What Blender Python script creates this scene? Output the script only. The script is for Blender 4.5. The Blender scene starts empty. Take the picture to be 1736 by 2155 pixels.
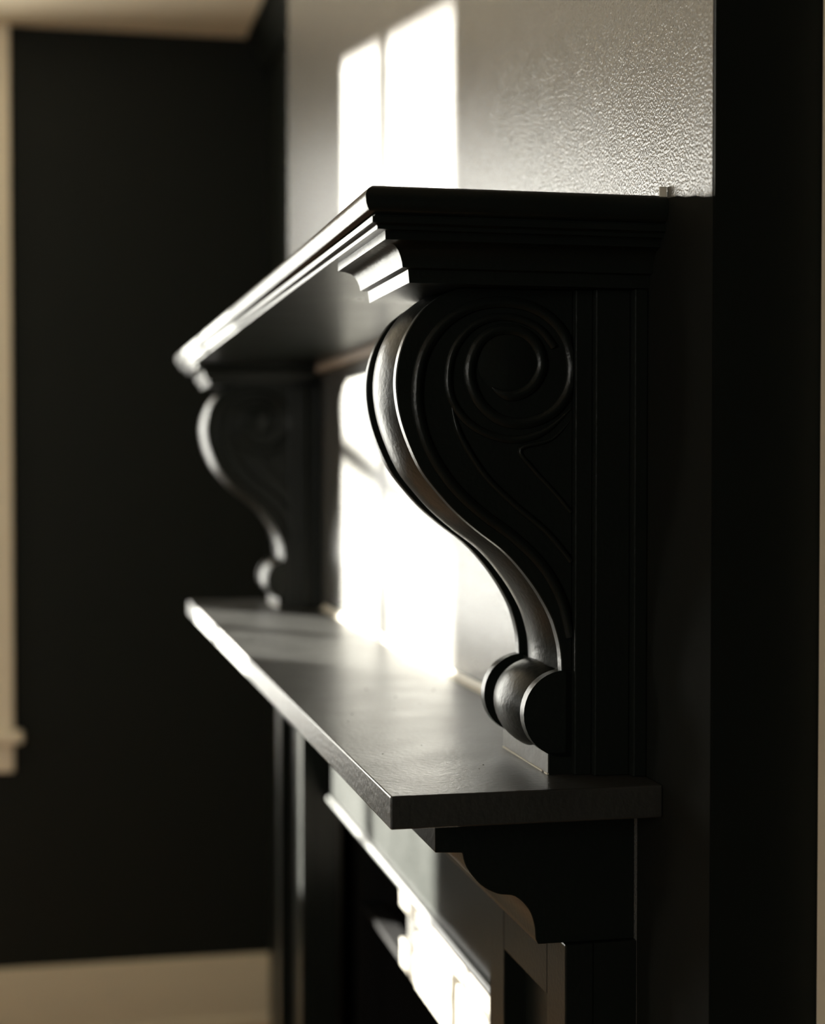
import bpy, bmesh, math, random
from mathutils import Vector, Matrix

random.seed(7)
SC = bpy.context.scene
COL = SC.collection

# ------------------------------------------------------------------ camera
cam_d = bpy.data.cameras.new('camera')
cam = bpy.data.objects.new('camera', cam_d)
COL.objects.link(cam)
SC.camera = cam
YAW, PITCH, ROLL = 0.213359, -0.0270108, 0.000243
fw = Vector((-math.cos(YAW) * math.cos(PITCH), math.sin(YAW) * math.cos(PITCH), math.sin(PITCH)))
rt = fw.cross(Vector((0, 0, 1))).normalized()
up = rt.cross(fw)
rt, up = rt * math.cos(ROLL) + up * math.sin(ROLL), up * math.cos(ROLL) - rt * math.sin(ROLL)
M = Matrix((rt, up, -fw)).transposed().to_4x4()
M.translation = Vector((1.009917, -0.383843, 1.53))
cam.matrix_world = M
cam_d.sensor_fit = 'HORIZONTAL'
cam_d.sensor_width = 36.0
cam_d.lens = 3521.05 / 1736 * 36.0
cam_d.clip_start = 0.02
cam_d.clip_end = 60
cam_d.dof.use_dof = True
cam_d.dof.focus_distance = 1.09
cam_d.dof.aperture_fstop = 6.0

# ------------------------------------------------------------------ light
world = bpy.data.worlds.new('hazy_sky')
SC.world = world
world.use_nodes = True
bg = world.node_tree.nodes['Background']
bg.inputs['Color'].default_value = (1.0, 0.965, 0.9, 1)
bg.inputs['Strength'].default_value = 12.0

SUN_TAN, SUN_RISE = 0.90, 0.15          # slope towards the wall, and drop, per metre along the wall
sd = Vector((1.0, SUN_TAN, -SUN_RISE)).normalized()
sun_d = bpy.data.lights.new('sun', 'SUN')
sun_d.energy = 75.0
sun_d.angle = math.radians(0.53)
sun_d.color = (1.0, 0.95, 0.86)
sun = bpy.data.objects.new('sun', sun_d)
COL.objects.link(sun)
sun.location = (-6, -5, 4)
sun.rotation_euler = sd.to_track_quat('-Z', 'Y').to_euler()

SC.view_settings.view_transform = 'Standard'
SC.view_settings.look = 'None'
SC.view_settings.gamma = 1.0
SC.view_settings.use_curve_mapping = False
SC.view_settings.exposure = 0.0

# ------------------------------------------------------------------ materials
def mat(name, col, rough=0.5, spec=0.5, bump=0.0, bscale=200.0, rvar=0.0, cvar=0.0, cscale=6.0, bdetail=2.0, coat=0.0):
    m = bpy.data.materials.new(name)
    m.use_nodes = True
    nt = m.node_tree
    b = nt.nodes['Principled BSDF']
    b.inputs['Base Color'].default_value = (*col, 1)
    b.inputs['Roughness'].default_value = rough
    b.inputs['Specular IOR Level'].default_value = spec
    b.inputs['Coat Weight'].default_value = coat
    tc = nt.nodes.new('ShaderNodeTexCoord')
    if bump:
        n = nt.nodes.new('ShaderNodeTexNoise')
        n.inputs['Scale'].default_value = bscale
        n.inputs['Detail'].default_value = bdetail
        nt.links.new(tc.outputs['Object'], n.inputs['Vector'])
        bp = nt.nodes.new('ShaderNodeBump')
        bp.inputs['Strength'].default_value = bump
        bp.inputs['Distance'].default_value = 0.001
        nt.links.new(n.outputs['Fac'], bp.inputs['Height'])
        nt.links.new(bp.outputs['Normal'], b.inputs['Normal'])
    if rvar or cvar:
        n2 = nt.nodes.new('ShaderNodeTexNoise')
        n2.inputs['Scale'].default_value = cscale
        n2.inputs['Detail'].default_value = 5
        nt.links.new(tc.outputs['Object'], n2.inputs['Vector'])
        if rvar:
            mr = nt.nodes.new('ShaderNodeMapRange')
            mr.inputs['To Min'].default_value = rough - rvar
            mr.inputs['To Max'].default_value = rough + rvar
            nt.links.new(n2.outputs['Fac'], mr.inputs['Value'])
            nt.links.new(mr.outputs['Result'], b.inputs['Roughness'])
        if cvar:
            mx = nt.nodes.new('ShaderNodeMix')
            mx.data_type = 'RGBA'
            mx.inputs['A'].default_value = (*[c * (1 - cvar) for c in col], 1)
            mx.inputs['B'].default_value = (*[min(1, c * (1 + cvar)) for c in col], 1)
            nt.links.new(n2.outputs['Fac'], mx.inputs['Factor'])
            nt.links.new(mx.outputs['Result'], b.inputs['Base Color'])
    return m

BLACK = (0.0085, 0.0105, 0.0088)
M_paint = mat('black_satin_paint', BLACK, 0.30, 0.22, 0.25, 260, 0.05, 0.2, 14)
M_shelf = mat('black_shelf_paint', (0.024, 0.0235, 0.021), 0.36, 0.9, 0.3, 240, 0.07, 0.3, 22)
M_wall_dark = mat('dark_green_wall_paint', (0.0042, 0.0062, 0.0042), 0.55, 0.25, 0.2, 150)
M_plaster = mat('grey_eggshell_wall_paint', (0.11, 0.107, 0.098), 0.23, 0.5, 0.45, 500, bdetail=1.0)
M_cream = mat('cream_trim_paint', (0.86, 0.77, 0.61), 0.45, 0.4, 0.1, 60)
M_ceil = mat('cream_ceiling_paint', (0.88, 0.79, 0.62), 0.8, 0.2, 0.1, 90)
M_wood = mat('brown_floor_boards', (0.38, 0.215, 0.10), 0.45, 0.4, 0.2, 30, 0.05, 0.35, 3)
M_tile = mat('pale_stone_tile', (0.50, 0.47, 0.42), 0.3, 0.5, 0.3, 70, 0.1, 0.25, 16)
M_tile2 = mat('beige_stone', (0.20, 0.18, 0.15), 0.5, 0.4, 0.4, 60, 0.1, 0.35, 18)
M_batten = mat('bare_wood_batten', (0.42, 0.34, 0.27), 0.6, 0.3, 0.2, 40)
M_shade = mat('matt_black_shade', (0.006, 0.007, 0.0055), 0.85, 0.12, 0.2, 150)  # colour of the painted-in shade beside the mantel end
M_base = mat('beige_baseboard_paint', (0.60, 0.52, 0.38), 0.5, 0.3, 0.1, 60)
M_worn = mat('worn_grey_black_paint', (0.075, 0.073, 0.068), 0.42, 0.9, 0.4, 150, 0.1, 0.5, 60)
M_grout = mat('dark_grout', (0.05, 0.048, 0.044), 0.9, 0.2)
M_soot = mat('sooty_firebox', (0.008, 0.008, 0.008), 0.95, 0.1)
M_chip = mat('pale_paint_chip', (0.72, 0.68, 0.58), 0.5, 0.4)
M_speck = mat('dark_grit', (0.02, 0.018, 0.015), 0.8, 0.2)

def glass_mat():
    m = bpy.data.materials.new('window_glass')
    m.use_nodes = True
    nt = m.node_tree
    nt.nodes.clear()
    out = nt.nodes.new('ShaderNodeOutputMaterial')
    mix = nt.nodes.new('ShaderNodeMixShader')
    tr = nt.nodes.new('ShaderNodeBsdfTransparent')
    tr.inputs['Color'].default_value = (0.97, 0.98, 0.97, 1)
    gl = nt.nodes.new('ShaderNodeBsdfGlossy')
    gl.inputs['Roughness'].default_value = 0.02
    mix.inputs['Fac'].default_value = 0.06
    nt.links.new(tr.outputs[0], mix.inputs[1])
    nt.links.new(gl.outputs[0], mix.inputs[2])
    nt.links.new(mix.outputs[0], out.inputs['Surface'])
    return m
M_glass = glass_mat()

# ------------------------------------------------------------------ builders
def mesh_obj(name, verts, faces, m, parent=None, smooth=False, bevel=0.0, segs=2):
    me = bpy.data.meshes.new(name)
    me.from_pydata([tuple(v) for v in verts], [], faces)
    bm = bmesh.new()
    bm.from_mesh(me)
    bmesh.ops.recalc_face_normals(bm, faces=bm.faces)
    bm.to_mesh(me)
    bm.free()
    me.materials.append(m)
    if smooth:
        me.polygons.foreach_set('use_smooth', [True] * len(me.polygons))
        me.set_sharp_from_angle(angle=math.radians(32))
    o = bpy.data.objects.new(name, me)
    COL.objects.link(o)
    if parent:
        o.parent = parent
    if bevel:
        md = o.modifiers.new('soft_edge', 'BEVEL')
        md.width = bevel
        md.segments = segs
        md.limit_method = 'ANGLE'
    return o

def box_vf(x0, x1, y0, y1, z0, z1, off=0):
    v = [(x0, y0, z0), (x1, y0, z0), (x1, y1, z0), (x0, y1, z0), (x0, y0, z1), (x1, y0, z1), (x1, y1, z1), (x0, y1, z1)]
    f = [(0, 3, 2, 1), (4, 5, 6, 7), (0, 1, 5, 4), (1, 2, 6, 5), (2, 3, 7, 6), (3, 0, 4, 7)]
    return v, [tuple(i + off for i in q) for q in f]

def boxes(name, lst, m, parent=None, bevel=0.0, segs=2):
    V, F = [], []
    for b in lst:
        v, f = box_vf(*b, off=len(V))
        V += v
        F += f
    return mesh_obj(name, V, F, m, parent, bevel=bevel, segs=segs)

def extrude_x(name, prof, x0, x1, m, parent=None, smooth=True, bevel=0.0):
    """closed profile of (y, z) extruded from x0 to x1"""
    n = len(prof)
    V = [(x0, y, z) for y, z in prof] + [(x1, y, z) for y, z in prof]
    F = [tuple(range(n)), tuple(range(2 * n - 1, n - 1, -1))]
    F += [(i, (i + 1) % n, n + (i + 1) % n, n + i) for i in range(n)]
    return mesh_obj(name, V, F, m, parent, smooth, bevel, 2)

def extrude_y(name, prof, y0, y1, m, parent=None, smooth=True):
    n = len(prof)
    V = [(x, y0, z) for x, z in prof] + [(x, y1, z) for x, z in prof]
    F = [tuple(range(n)), tuple(range(2 * n - 1, n - 1, -1))]
    F += [(i, (i + 1) % n, n + (i + 1) % n, n + i) for i in range(n)]
    return mesh_obj(name, V, F, m, parent, smooth)

def mitred(name, prof, x0, x1, yf, zt, m, parent=None):
    """moulding with profile (inset, dz) wrapped round near end, front and far end of a block against the wall"""
    V, F = [], []
    for p, dz in prof:
        V += [(x0 - p, 0, zt + dz), (x0 - p, yf + p, zt + dz), (x1 + p, yf + p, zt + dz), (x1 + p, 0, zt + dz)]
    k = len(prof)
    for i in range(k - 1):
        a, b = i * 4, i * 4 + 4
        for j in range(4):
            F.append((a + j, a + (j + 1) % 4, b + (j + 1) % 4, b + j))
    F.append((0, 1, 2, 3))
    e = (k - 1) * 4
    F.append((e + 3, e + 2, e + 1, e))
    return mesh_obj(name, V, F, m, parent, True)

def catmull(pts, k=6, closed=False):
    out = []
    n = len(pts)
    for i in range(n - 1):
        p0 = pts[max(i - 1, 0)]; p1 = pts[i]; p2 = pts[i + 1]; p3 = pts[min(i + 2, n - 1)]
        for j in range(k):
            t = j / k
            out.append(tuple(0.5 * ((2 * b) + (c - a) * t + (2 * a - 5 * b + 4 * c - d) * t * t + (3 * b - a - 3 * c + d) * t ** 3)
                             for a, b, c, d in zip(p0, p1, p2, p3)))
    out.append(tuple(pts[-1]))
    return out

def normals2(pts):
    """unit normals pointing into the wood (to +y side of a front line running downwards)"""
    N = []
    for i in range(len(pts)):
        a = pts[max(i - 1, 0)]; b = pts[min(i + 1, len(pts) - 1)]
        dy, dz = b[0] - a[0], b[1] - a[1]
        l = math.hypot(dy, dz) or 1
        N.append((-dz / l, dy / l))
    return N

def empty(name, loc, label, cat, group=None):
    o = bpy.data.objects.new(name, None)
    o.empty_display_size = 0.05
    COL.objects.link(o)
    o.location = loc
    o['label'] = label
    o['category'] = cat
    if group:
        o['group'] = group
    return o

def keep(parent, *objs):
    """parent parts that were modelled in world coordinates"""
    for o in objs:
        o.parent = parent
        o.matrix_parent_inverse = Matrix.Translation(-Vector(parent.location))

def struct(o):
    o['kind'] = 'structure'
    return o

# ------------------------------------------------------------------ room
XF, XB, YL, ZC = -3.549, 2.5, -4.0, 2.69      # far wall, wall behind, opposite wall, ceiling
YA = 0.20                                     # alcove wall behind the chimney breast front (y = 0)
BN, BF = 0.0782, -1.7305                      # near and far end of the breast
struct(boxes('floor', [(XF - .15, XB + .15, YL - .15, YA + .15, -0.1, 0.0)], M_wood))
struct(boxes('ceiling', [(XF - .15, XB + .15, YL - .15, YA + .15, ZC, ZC + .1)], M_ceil))

def wall_with_holes_x(name, x0, x1, y0, y1, z0, z1, holes, m):
    """slab across y with rectangular holes (ya, yb, za, zb), sorted by y"""
    L = []
    y = y0
    for ya, yb, za, zb in holes:
        L += [(x0, x1, y, ya, z0, z1), (x0, x1, ya, yb, z0, za), (x0, x1, ya, yb, zb, z1)]
        y = yb
    L.append((x0, x1, y, y1, z0, z1))
    return struct(boxes(name, L, m))

W1 = (-1.72, -0.690, 0.85, 2.40)
W2 = (-2.807, -2.090, 1.29, 2.447)
wall_with_holes_x('wall_back', XF - .15, XF, YL, YA + .15, 0, ZC, [W2, W1], M_wall_dark)
W3_FILL = (-3.6, -2.4, 1.20, 2.58)                  # unseen window added behind the camera for back light
wall_with_holes_x('wall_front', XB, XB + .15, YL, YA + .15, 0, ZC, [W3_FILL], M_wall_dark)
W4_FILL = (-2.5, -1.95, 0.85, 2.20)                 # unseen window added in the opposite wall to fill the breast
struct(boxes('wall_left', [(XF, W4_FILL[0], YL - .15, YL, 0, ZC), (W4_FILL[1], XB, YL - .15, YL, 0, ZC),
                           (W4_FILL[0], W4_FILL[1], YL - .15, YL, 0, W4_FILL[2]), (W4_FILL[0], W4_FILL[1], YL - .15, YL, W4_FILL[3], ZC)], M_wall_dark))
# wall shade between the mantel end and breast corner, painted as a black sheet
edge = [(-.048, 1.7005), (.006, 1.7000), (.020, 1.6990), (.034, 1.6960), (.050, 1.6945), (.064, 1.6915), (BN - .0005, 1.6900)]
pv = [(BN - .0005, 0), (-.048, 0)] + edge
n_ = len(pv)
struct(mesh_obj('shade_strip', [(x, -.0005, z) for x, z in pv] + [(x, .001, z) for x, z in pv],
                [tuple(range(n_)), tuple(range(2 * n_ - 1, n_ - 1, -1))] + [(q_, (q_ + 1) % n_, n_ + (q_ + 1) % n_, n_ + q_) for q_ in range(n_)], M_shade))
struct(boxes('wall_right', [(XF, XB, YA, YA + .15, 0, ZC)], M_wall_dark))

# chimney breast: pale front face with the fireplace opening, dark returns
OX0, OX1, OZ = -1.33, -0.225, 1.15
struct(boxes('wall_chimney', [(BF + .012, OX0, 0, .02, 0, ZC), (OX1, BN - .003, 0, .02, 0, ZC), (OX0, OX1, 0, .02, OZ, ZC)], M_plaster))
struct(boxes('wall_chimney_return', [(BN - .012, BN, 0.0005, YA, 0, ZC), (BF, BF + .012, 0.0005, YA, 0, ZC)], M_wall_dark))

# crown moulding along the alcove, dark like the wall
cr = [(YA, ZC), (YA - .06, ZC), (YA - .06, ZC - .012), (YA - .045, ZC - .02), (YA - .03, ZC - .05), (YA - .018, ZC - .075), (YA - .012, ZC - .095), (YA, ZC - .095)]
struct(extrude_x('trim_1', cr, XF, BF, M_wall_dark))
# cream casing board in the near alcove
struct(boxes('trim_2', [(BN, BN + .022, 0.0675, YA, 0, ZC)], M_cream, bevel=.003))

# far baseboard: board, moulded cap and shoe
bb = [(XF, 0), (XF + .030, 0), (XF + .030, .012), (XF + .026, .020), (XF + .016, .024), (XF + .016, .150), (XF + .013, .158),
      (XF + .013, .168), (XF + .009, .178), (XF + .008, .188), (XF + .004, .192), (XF, .192)]
struct(extrude_y('baseboard_back', bb, YL, YA, M_base))

def window(n, hole, zt=ZC - .002, c=.104, bars=(1.92, 1.40)):
    ztop = zt
    ya, yb, za, zb = hole
    root = bpy.data.objects.new('window_%d' % n, None)
    COL.objects.link(root)
    root.location = (XF, (ya + yb) / 2, za)
    struct(root)
    parts = []
    parts.append(boxes('casing', [(XF, XF + .02, yb, yb + c, za - .02, ztop)], M_cream, bevel=.004))
    parts.append(boxes('casing', [(XF, XF + .02, ya - c, ya, za - .02, ztop)], M_cream, bevel=.004))
    parts.append(boxes('head_casing', [(XF, XF + .02, ya, yb, zb, ztop)], M_cream, bevel=.004))
    parts.append(boxes('sill', [(XF - .10, XF + .045, ya - c - .025, yb + c + .025, za - .052, za - .02)], M_cream, bevel=.008, segs=3))
    parts.append(boxes('apron', [(XF, XF + .016, ya - c, yb + c, za - .13, za - .052)], M_cream, bevel=.004))
    s = .012
    xs0, xs1 = XF - .11, XF - .085
    parts.append(boxes('sash_frame', [(xs0, xs1, ya, ya + s, za - .02, zb), (xs0, xs1, yb - s, yb, za - .02, zb),
                                      (xs0, xs1, ya + s, yb - s, zb - s, zb), (xs0, xs1, ya + s, yb - s, za - .02, za + .01)], M_cream))
    ym = (ya + yb) / 2
    parts.append(boxes('muntin', [(xs0 + .004, xs1 - .004, ym - .014, ym + .014, za + .01, zb - s)], M_cream))
    for z in bars:
        parts.append(boxes('muntin', [(xs0 + .004, xs1 - .004, ya + s, yb - s, z - .014, z + .014)], M_cream))
    zs = [za + .01] + sorted(bars) + [zb - s]
    for (y0, y1) in ((ya + s, ym - .014), (ym + .014, yb - s)):
        for z0, z1 in zip(zs[:-1], zs[1:]):
            parts.append(boxes('pane', [(xs0 + .012, xs0 + .014, y0, y1, z0 + .014, z1 - .014)], M_glass))
    keep(root, *parts)
    return root
window(1, W1, c=.209)
window(2, W2, bars=(1.92,))

w3_fill = window(3, W3_FILL, zt=2.66)  # added out of view, lights the cream trim from behind
w3_fill.rotation_euler = (0, 0, math.pi)
w3_fill.location.x = XB

# the added fill window in the opposite wall is the same unit, turned to face into the room
def cx(h):
    return (h[0] + h[1]) / 2
w4_fill = window(4, W4_FILL, zt=2.30)
w4_fill.rotation_euler = (0, 0, math.pi / 2)
w4_fill.location = (cx(W4_FILL), YL, W4_FILL[2])

def portal(loc, rot, sx, sy):
    l = bpy.data.lights.new('window_portal', 'AREA')
    l.shape = 'RECTANGLE'
    l.size, l.size_y = sx, sy
    l.cycles.is_portal = True
    o = bpy.data.objects.new('window_portal', l)
    COL.objects.link(o)
    o.location = loc
    o.rotation_euler = rot
for h in (W1, W2):
    portal((XF - .13, (h[0] + h[1]) / 2, (h[2] + h[3]) / 2), (0, -math.pi / 2, 0), h[3] - h[2], h[1] - h[0])
portal((cx(W4_FILL), YL - .13, (W4_FILL[2] + W4_FILL[3]) / 2), (math.pi / 2, 0, 0), W4_FILL[1] - W4_FILL[0], W4_FILL[3] - W4_FILL[2])
portal((XB + .13, (W3_FILL[0] + W3_FILL[1]) / 2, (W3_FILL[2] + W3_FILL[3]) / 2), (0, math.pi / 2, 0), W3_FILL[3] - W3_FILL[2], W3_FILL[1] - W3_FILL[0])

# ------------------------------------------------------------------ fireplace surround
XS = -1.554                                    # far end of both shelves
XM = XS / 2
fs = empty('fireplace_surround', (XM, 0, 0), 'black painted fireplace surround of panelled legs, frieze and pale tiles under the mantel shelf', 'fireplace')
ZS0, ZS1 = 1.3050, 1.3260
bed = [(0, ZS0), (-.1379, ZS0), (-.1379, 1.2765), (-.1195, 1.2755)]
bed += catmull([(-.1195, 1.2755), (-.1165, 1.2656), (-.1068, 1.2535), (-.0953, 1.2470), (-.0832, 1.2446), (-.0739, 1.2354), (-.0700, 1.2249), (-.0690, 1.2150)], 4)[1:]
bed += [(-.0673, 1.2116), (0, 1.2116)]
keep(fs, extrude_x('bed_moulding', bed, -.055, XS + .055, M_paint, bevel=.0006))
keep(fs, boxes('frieze', [(XS + .24, -.236, -.014, .02, 1.082, 1.2116)], M_paint, bevel=.001))
bead = [(-.014, 1.087), (-.019, 1.0855), (-.021, 1.0815), (-.0195, 1.0775), (-.014, 1.076), (.02, 1.076), (.02, 1.087)]
keep(fs, extrude_x('frieze_bead', bead, XS + .24, -.236, M_paint))

def leg(xn, xf):
    """panelled pilaster: back board, two stiles, top and bottom rail, inner panel moulding and plinth"""
    root = boxes('pilaster', [(xf, xn, -.030, 0, 0, 1.2116)], M_paint)
    keep(fs, root)
    P = [boxes('stile', [(xn - .042, xn, -.050, -.030, .0, 1.2116)], M_paint, bevel=.0012),
         boxes('stile', [(xf, xf + .042, -.050, -.030, .0, 1.2116)], M_paint, bevel=.0012),
         boxes('rail', [(xf + .042, xn - .042, -.050, -.030, 1.165, 1.2116)], M_paint, bevel=.0012),
         boxes('rail', [(xf + .042, xn - .042, -.050, -.030, .0, .25)], M_paint, bevel=.0012),
         boxes('panel', [(xf + .042, xn - .042, -.034, -.030, .25, 1.165)], M_paint, bevel=.0008),
         boxes('plinth_block', [(xf - .008, xn + .008, -.062, -.050, 0, .2)], M_paint, bevel=.003)]
    for p in P:
        p.parent = root
leg(-.050, -.246)
leg(XS + .308, XS + .050)

# pale stones of the lintel over the firebox, with black slips round them
random.seed(3)
SY = .030
stones = [(-.952, -.863, .930, .962, 0), (-.859, -.690, .930, .9945, 0), (-.662, -.486, .930, .9945, 0), (-.482, -.306, .930, .9945, 0),
          (-.970, -.803, .998, 1.036, 1), (-.799, -.640, .998, 1.036, 1), (-.636, -.476, .998, 1.036, 1), (-.472, -.306, .998, 1.036, 1)]
def stone(x0, x1, z0, z1, k):
    """a hewn block whose ends are broken unevenly"""
    n = 5
    ring = []
    for i in range(n + 1):
        ring.append((x0 + random.uniform(-.002, .003), z0 + (z1 - z0) * i / n))
    for i in range(n + 1):
        ring.append((x1 + random.uniform(-.004, .002), z1 - (z1 - z0) * i / n))
    y0 = SY - .004 * (1 - k) + random.uniform(-.0012, .0012)
    V = [(x, y0, z) for x, z in ring] + [(x, SY + .03, z) for x, z in ring]
    m_ = len(ring)
    F = [tuple(range(m_)), tuple(range(2 * m_ - 1, m_ - 1, -1))] + [(i, (i + 1) % m_, m_ + (i + 1) % m_, m_ + i) for i in range(m_)]
    return mesh_obj('stone', V, F, M_tile2 if k else M_tile, bevel=.0012)
keep(fs, *[stone(*a) for a in stones])
keep(fs, boxes('mortar_bed', [(-.952, -.302, SY + .006, SY + .03, .932, 1.034)], M_grout))
keep(fs, boxes('slip', [(OX0, -1.240, SY, SY + .03, 0, 1.076), (-.302, OX1, SY, SY + .03, 0, 1.076), (-1.240, -.302, SY + .012, SY + .03, 1.038, 1.076)], M_soot, bevel=.001))
# the open firebox
keep(fs, boxes('firebox', [(-1.25, -1.24, SY + .031, .19, 0, 1.076), (-.302, -.292, SY + .031, .19, 0, 1.076), (-1.24, -.302, .18, .19, 0, 1.076), (-1.24, -.302, SY + .031, .18, 1.066, 1.076)], M_soot))
keep(fs, boxes('lintel_bar', [(-1.240, -.302, SY + .004, SY + .03, .922, .930)], M_soot))

# ------------------------------------------------------------------ mantel shelf
ms = empty('mantel_shelf', (XM, 0, ZS0), 'long black mantel shelf board, sunlit at its far end, carrying both scroll brackets', 'shelf')
YF = -.1789
keep(ms, boxes('shelf_board', [(XS, 0, YF, -.0006, ZS0, ZS1)], M_shelf, bevel=.0011, segs=2))
q = [(-.0006, ZS1), (-.0075, ZS1)] + [(-.0075 + .007 * math.sin(a) * .98, ZS1 + .007 * (1 - math.cos(a))) for a in [math.pi / 2 * i / 5 for i in range(1, 6)]] + [(-.0006, ZS1 + .007)]
struct(extrude_x('trim_3', q, XS + .19, -.19, M_chip))
random.seed(11)
V, F = [], []
for i in range(26):
    x = random.uniform(-.75, -.06)
    y = random.uniform(YF + .01, -.085 if x > -.2 else -.02)
    s = random.uniform(.0002, .0006)
    v, f = box_vf(x - s * random.uniform(1, 2.2), x + s, y - s, y + s * random.uniform(.6, 1.6), ZS1 - .0002, ZS1 + s * .6, len(V))
    V += v
    F += f
gr = mesh_obj('grit', V, F, M_speck)
gr['kind'] = 'stuff'
gr['label'] = 'specks of grit on the shelf top'
keep(ms, gr)

# ------------------------------------------------------------------ upper shelf
ZU = 1.7018
YU = -.1955
XU0, XU1 = .006, XS - .006
us = empty('upper_shelf', (XM, 0, ZU - .0257), 'black upper shelf with moulded cornice edge, resting on the two scroll brackets', 'shelf')
cor = [(.0050, 0)]
for k in range(13):                             # rounded nose of the cornice
    a = math.radians(78 - k * 11.5)
    cor.append((.0062 - .0062 * math.cos(a), -.0078 + .0076 * math.sin(a) * (1.0 if a > 0 else 1.22)))
cor += [(.0068, -.0172), (.0068, -.0180), (.0052, -.0184), (.0052, -.0222), (.0074, -.0226), (.0086, -.0234), (.0090, -.0244), (.0090, -.0257)]
o = mitred('cornice_board', cor, XU0, XU1, YU, ZU, M_paint)
for v in o.data.vertices:
    if v.co.y > -.001:
        v.co.y = -.0006
keep(us, o)
cap = [(.0150, -.0257), (.0152, -.0268), (.0152, -.0311), (.0170, -.0316), (.0200, -.0324), (.0232, -.0340), (.0256, -.0364), (.0272, -.0396), (.0284, -.0430), (.0290, -.0464),
       (.0334, -.0472), (.0336, -.0478), (.0345, -.0554)]
def capital(x0, x1):
    c = mitred('capital', cap, x0, x1, YU, ZU, M_paint)
    for v in c.data.vertices:
        if v.co.y > -.001:
            v.co.y = -.0006
    keep(us, c)
capital(XU0, -.198)
capital(XS + .198, XU1)
keep(us, boxes('back_batten', [(XS + .19, -.19, -.012, -.0006, ZU - .0257 - .011, ZU - .0257)], M_batten, bevel=.002))

# ------------------------------------------------------------------ scroll brackets
Fr = [(-.1230, 1.6464), (-.1340, 1.6418), (-.1410, 1.6370), (-.1486, 1.6303), (-.1574, 1.6173), (-.1627, 1.6034), (-.1652, 1.5881), (-.1646, 1.5743), (-.1618, 1.5602), (-.1561, 1.5440), (-.1479, 1.5273), (-.1371, 1.5134),
      (-.1250, 1.5004), (-.1103, 1.4880), (-.0945, 1.4762), (-.0825, 1.4642), (-.0705, 1.4486), (-.0609, 1.4321), (-.0560, 1.4182), (-.0536, 1.4060), (-.0530, 1.3938)]
FRONT = catmull(Fr, 4)
DC, DR = (-.0500, 1.3662), .0290               # the small lower volute
XA, XB_ = -.050, -.163                         # near and far face of the bracket
YB = -.046                                     # its back, against the upright board

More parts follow.
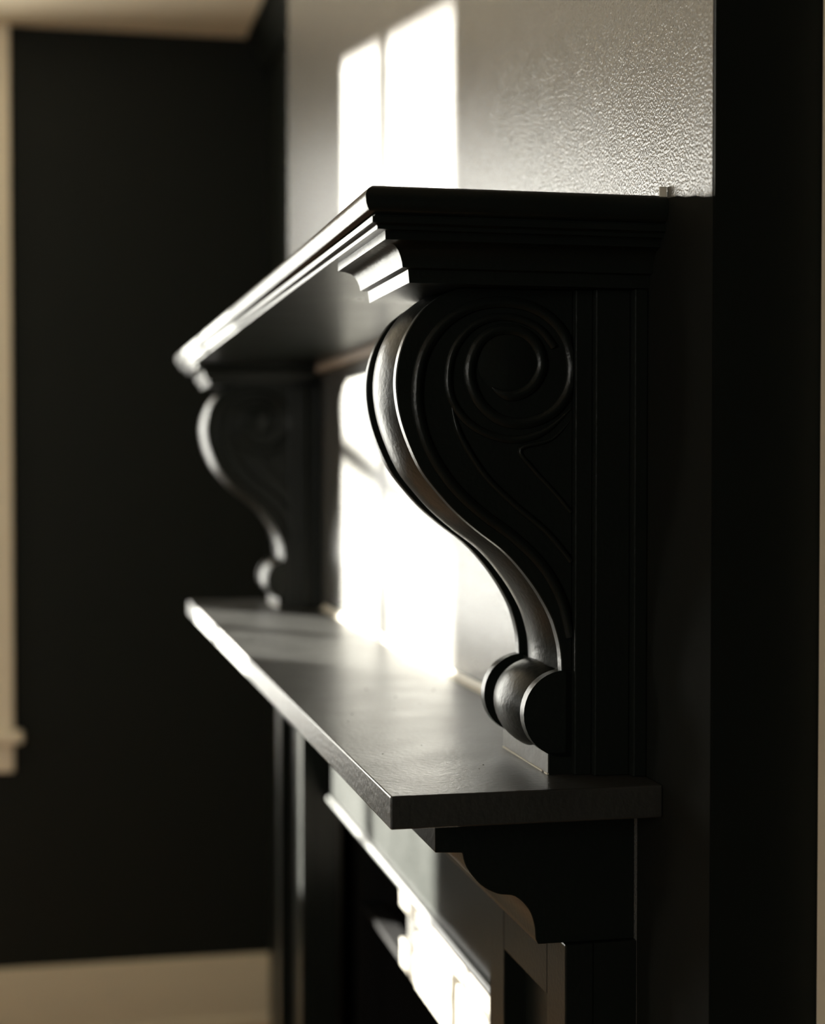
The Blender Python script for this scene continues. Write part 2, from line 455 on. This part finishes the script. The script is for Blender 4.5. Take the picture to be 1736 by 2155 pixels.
def bracket(label):
    root = empty('scroll_bracket', (XA, 0, ZS1), label, 'bracket', 'scroll brackets between the two shelves')
    N = normals2(FRONT)
    RIM = .0095
    CORE = .009
    def outline(off):
        L = [(y + n[0] * off, z + n[1] * off) for (y, z), n in zip(FRONT, N)]
        L = [(min(y, YB - .0015), min(z, 1.6464)) for y, z in L]
        return L + [(YB, 1.3938), (YB, 1.6464)]
    # core behind the front band
    parts = [extrude_x('bracket_body', outline(CORE), XA - RIM, XB_ + RIM, M_paint)]
    # raised rims: the two fillets
    for a, b in ((XA, XA - RIM), (XB_ + RIM, XB_)):
        parts.append(extrude_x('fillet', outline(0), a, b, M_paint, bevel=.0007))
    # pulvinated band swelling between the fillets
    us_ = [i / 16 for i in range(17)]
    xa, xb = XA - RIM - .001, XB_ + RIM + .001
    V, F = [], []
    for (y, z), n in zip(FRONT, N):
        for u in us_:
            d = CORE - .0005 - .0112 * (1 - (2 * u - 1) ** 2)
            V.append((xa + (xb - xa) * u, y + n[0] * d, min(z + n[1] * d, 1.6464)))
    w = len(us_)
    for i in range(len(FRONT) - 1):
        for j in range(w - 1):
            F.append((i * w + j, i * w + j + 1, i * w + w + j + 1, i * w + w + j))
    parts.append(mesh_obj('swelled_band', V, F, M_paint, smooth=True))
    # lower volute: turned between two discs
    prof = [(XA, 0), (XA, DR), (XA - RIM, DR), (XA - RIM, DR - CORE)]
    for u in us_:
        prof.append((xa + (xb - xa) * u, DR - CORE + .0112 * (1 - (2 * u - 1) ** 2)))
    prof += [(XB_ + RIM, DR - CORE), (XB_ + RIM, DR), (XB_, DR), (XB_, 0)]
    V, F = [], []
    S = 40
    for i in range(S):
        a = 2 * math.pi * i / S
        for x, r in prof:
            V.append((x, DC[0] + r * math.cos(a), DC[1] + r * math.sin(a)))
    k = len(prof)
    for i in range(S):
        for j in range(k - 1):
            F.append((i * k + j, i * k + j + 1, ((i + 1) % S) * k + j + 1, ((i + 1) % S) * k + j))
    parts.append(mesh_obj('volute_foot', V, F, M_paint, smooth=True))
    # plinth under the volute
    parts.append(boxes('plinth', [(XB_, XA, -.0616, YB, ZS1, 1.3405)], M_paint))
    parts.append(boxes('plinth_face', [(XB_ + .0003, XA - .0003, -.0623, -.0616, ZS1, 1.3405)], M_worn))
    cl = boxes('caulk_line', [(-.161, -.128, -.0631, -.0618, ZS1 - .0002, ZS1 + .0011), (-.1272, -.092, -.0630, -.0618, ZS1 - .0002, ZS1 + .0009), (-.0915, -.062, -.0631, -.0618, ZS1 - .0002, ZS1 + .0010), (-.057, -.0502, -.0630, -.0618, ZS1 - .0002, ZS1 + .0010)], M_chip)
    cl['label'] = 'pale broken caulk line at the foot'
    parts.append(cl)
    parts.append(boxes('plinth_core', [(XB_, XA, -.050, YB, 1.3405, 1.394)], M_paint))
    # carved scroll on both side faces
    S1 = [(-.1011, 1.582), (-.0947, 1.578), (-.085, 1.5769), (-.0737, 1.5832), (-.0672, 1.5964), (-.0712, 1.6104), (-.0819, 1.6186), (-.0964, 1.6196), (-.1086, 1.6129), (-.1156, 1.5988), (-.1156, 1.5849),
          (-.1085, 1.5705), (-.0947, 1.5603), (-.0769, 1.5589), (-.059, 1.5668), (-.0482, 1.5825), (-.047, 1.6013), (-.0542, 1.62), (-.0706, 1.6331), (-.0916, 1.6376), (-.114, 1.6344), (-.1331, 1.6232), (-.1464, 1.6046),
          (-.1511, 1.583), (-.1498, 1.5615), (-.1425, 1.54), (-.1282, 1.5184), (-.109, 1.5003), (-.0865, 1.4839), (-.0669, 1.4649), (-.0538, 1.4427), (-.047, 1.4173)]
    S2 = [(-.047, 1.5684), (-.0639, 1.5542), (-.0833, 1.5479), (-.1027, 1.5509), (-.1187, 1.5602), (-.1283, 1.574), (-.1305, 1.5894), (-.1267, 1.6064), (-.1156, 1.6205), (-.1000, 1.6275), (-.0840, 1.6270), (-.0690, 1.6205), (-.0590, 1.6090)]
    S3 = [(-.047, 1.5610), (-.0606, 1.548), (-.0817, 1.5417), (-.0736, 1.5292), (-.0572, 1.5119), (-.047, 1.500)]
    S4 = [(-.1295, 1.5789), (-.1260, 1.5600), (-.1203, 1.5462), (-.1059, 1.5245), (-.0865, 1.5058), (-.0637, 1.4869), (-.047, 1.4675)]
    for side, xs in ((1, XA), (-1, XB_)):
        V, F = [], []
        for path, wid, hgt in ((S1, .0042, .0035), (S2, .0030, .0028), (S3, .0018, .0018), (S4, .0026, .0026)):
            P = catmull(path, 5)
            Nn = normals2(P)
            base = len(V)
            sec = [(-1, -.4), (-.8, .45), (-.35, .9), (0, 1), (.35, .9), (.8, .45), (1, -.4)]
            for i, ((y, z), n) in enumerate(zip(P, Nn)):
                tp = min(1, (i + 1) / 8)
                for a, h in sec:
                    V.append((xs + side * hgt * h * tp, min(y + n[0] * a * wid * tp, YB - .0003), z + n[1] * a * wid * tp))
            m_ = len(sec)
            for i in range(len(P) - 1):
                for j in range(m_ - 1):
                    F.append((base + i * m_ + j, base + i * m_ + j + 1, base + (i + 1) * m_ + j + 1, base + (i + 1) * m_ + j))
        # domed eye of the scroll
        base = len(V)
        ey, ez, er = -.0905, 1.5985, .0215
        R_, A_ = 5, 28
        V.append((xs + side * .003, ey, ez))
        for r in range(1, R_ + 1):
            for a in range(A_):
                t = 2 * math.pi * a / A_
                V.append((xs + side * (.003 * (1 - (r / R_) ** 2) - .0003), ey + er * r / R_ * math.cos(t), ez + er * r / R_ * math.sin(t)))
        for a in range(A_):
            F.append((base, base + 1 + a, base + 1 + (a + 1) % A_))
        for r in range(R_ - 1):
            for a in range(A_):
                F.append((base + 1 + r * A_ + a, base + 1 + (r + 1) * A_ + a, base + 1 + (r + 1) * A_ + (a + 1) % A_, base + 1 + r * A_ + (a + 1) % A_))
        parts.append(mesh_obj('scroll_carving', V, F, M_paint, smooth=True))
    # upright board it is fixed to, stepped towards the wall
    parts.append(boxes('upright_board', [(XB_ - .006, XA + .006, YB, -.034, ZS1, 1.6464)], M_paint, bevel=.001))
    parts.append(boxes('upright_board', [(XB_ - .012, XA + .012, -.034, -.010, ZS1, 1.6464)], M_paint, bevel=.001))
    parts.append(boxes('backing_board', [(XB_ - .020, XA + .020, -.010, -.0006, ZS1, 1.6464)], M_paint, bevel=.001))
    keep(root, *parts)
    return root

near = bracket('black scroll bracket nearest the camera, in sharp focus with carved spiral on its side')
far = near.copy()
COL.objects.link(far)
far['label'] = 'out of focus black scroll bracket at the far end of the mantel shelf'
far.location.x = XS - XB_
for ch in list(near.children):
    c = ch.copy()
    COL.objects.link(c)
    c.parent = far
    c.matrix_parent_inverse = ch.matrix_parent_inverse.copy()

# chipped paint on the wall where the upper shelf ends
chip = boxes('paint_chip', [(.0002, .0016, -.0052, -.0002, ZU - .004, ZU + .006)], M_chip, bevel=.0005)
keep(us, chip)
chip['label'] = 'pale chip of paint at the wall'
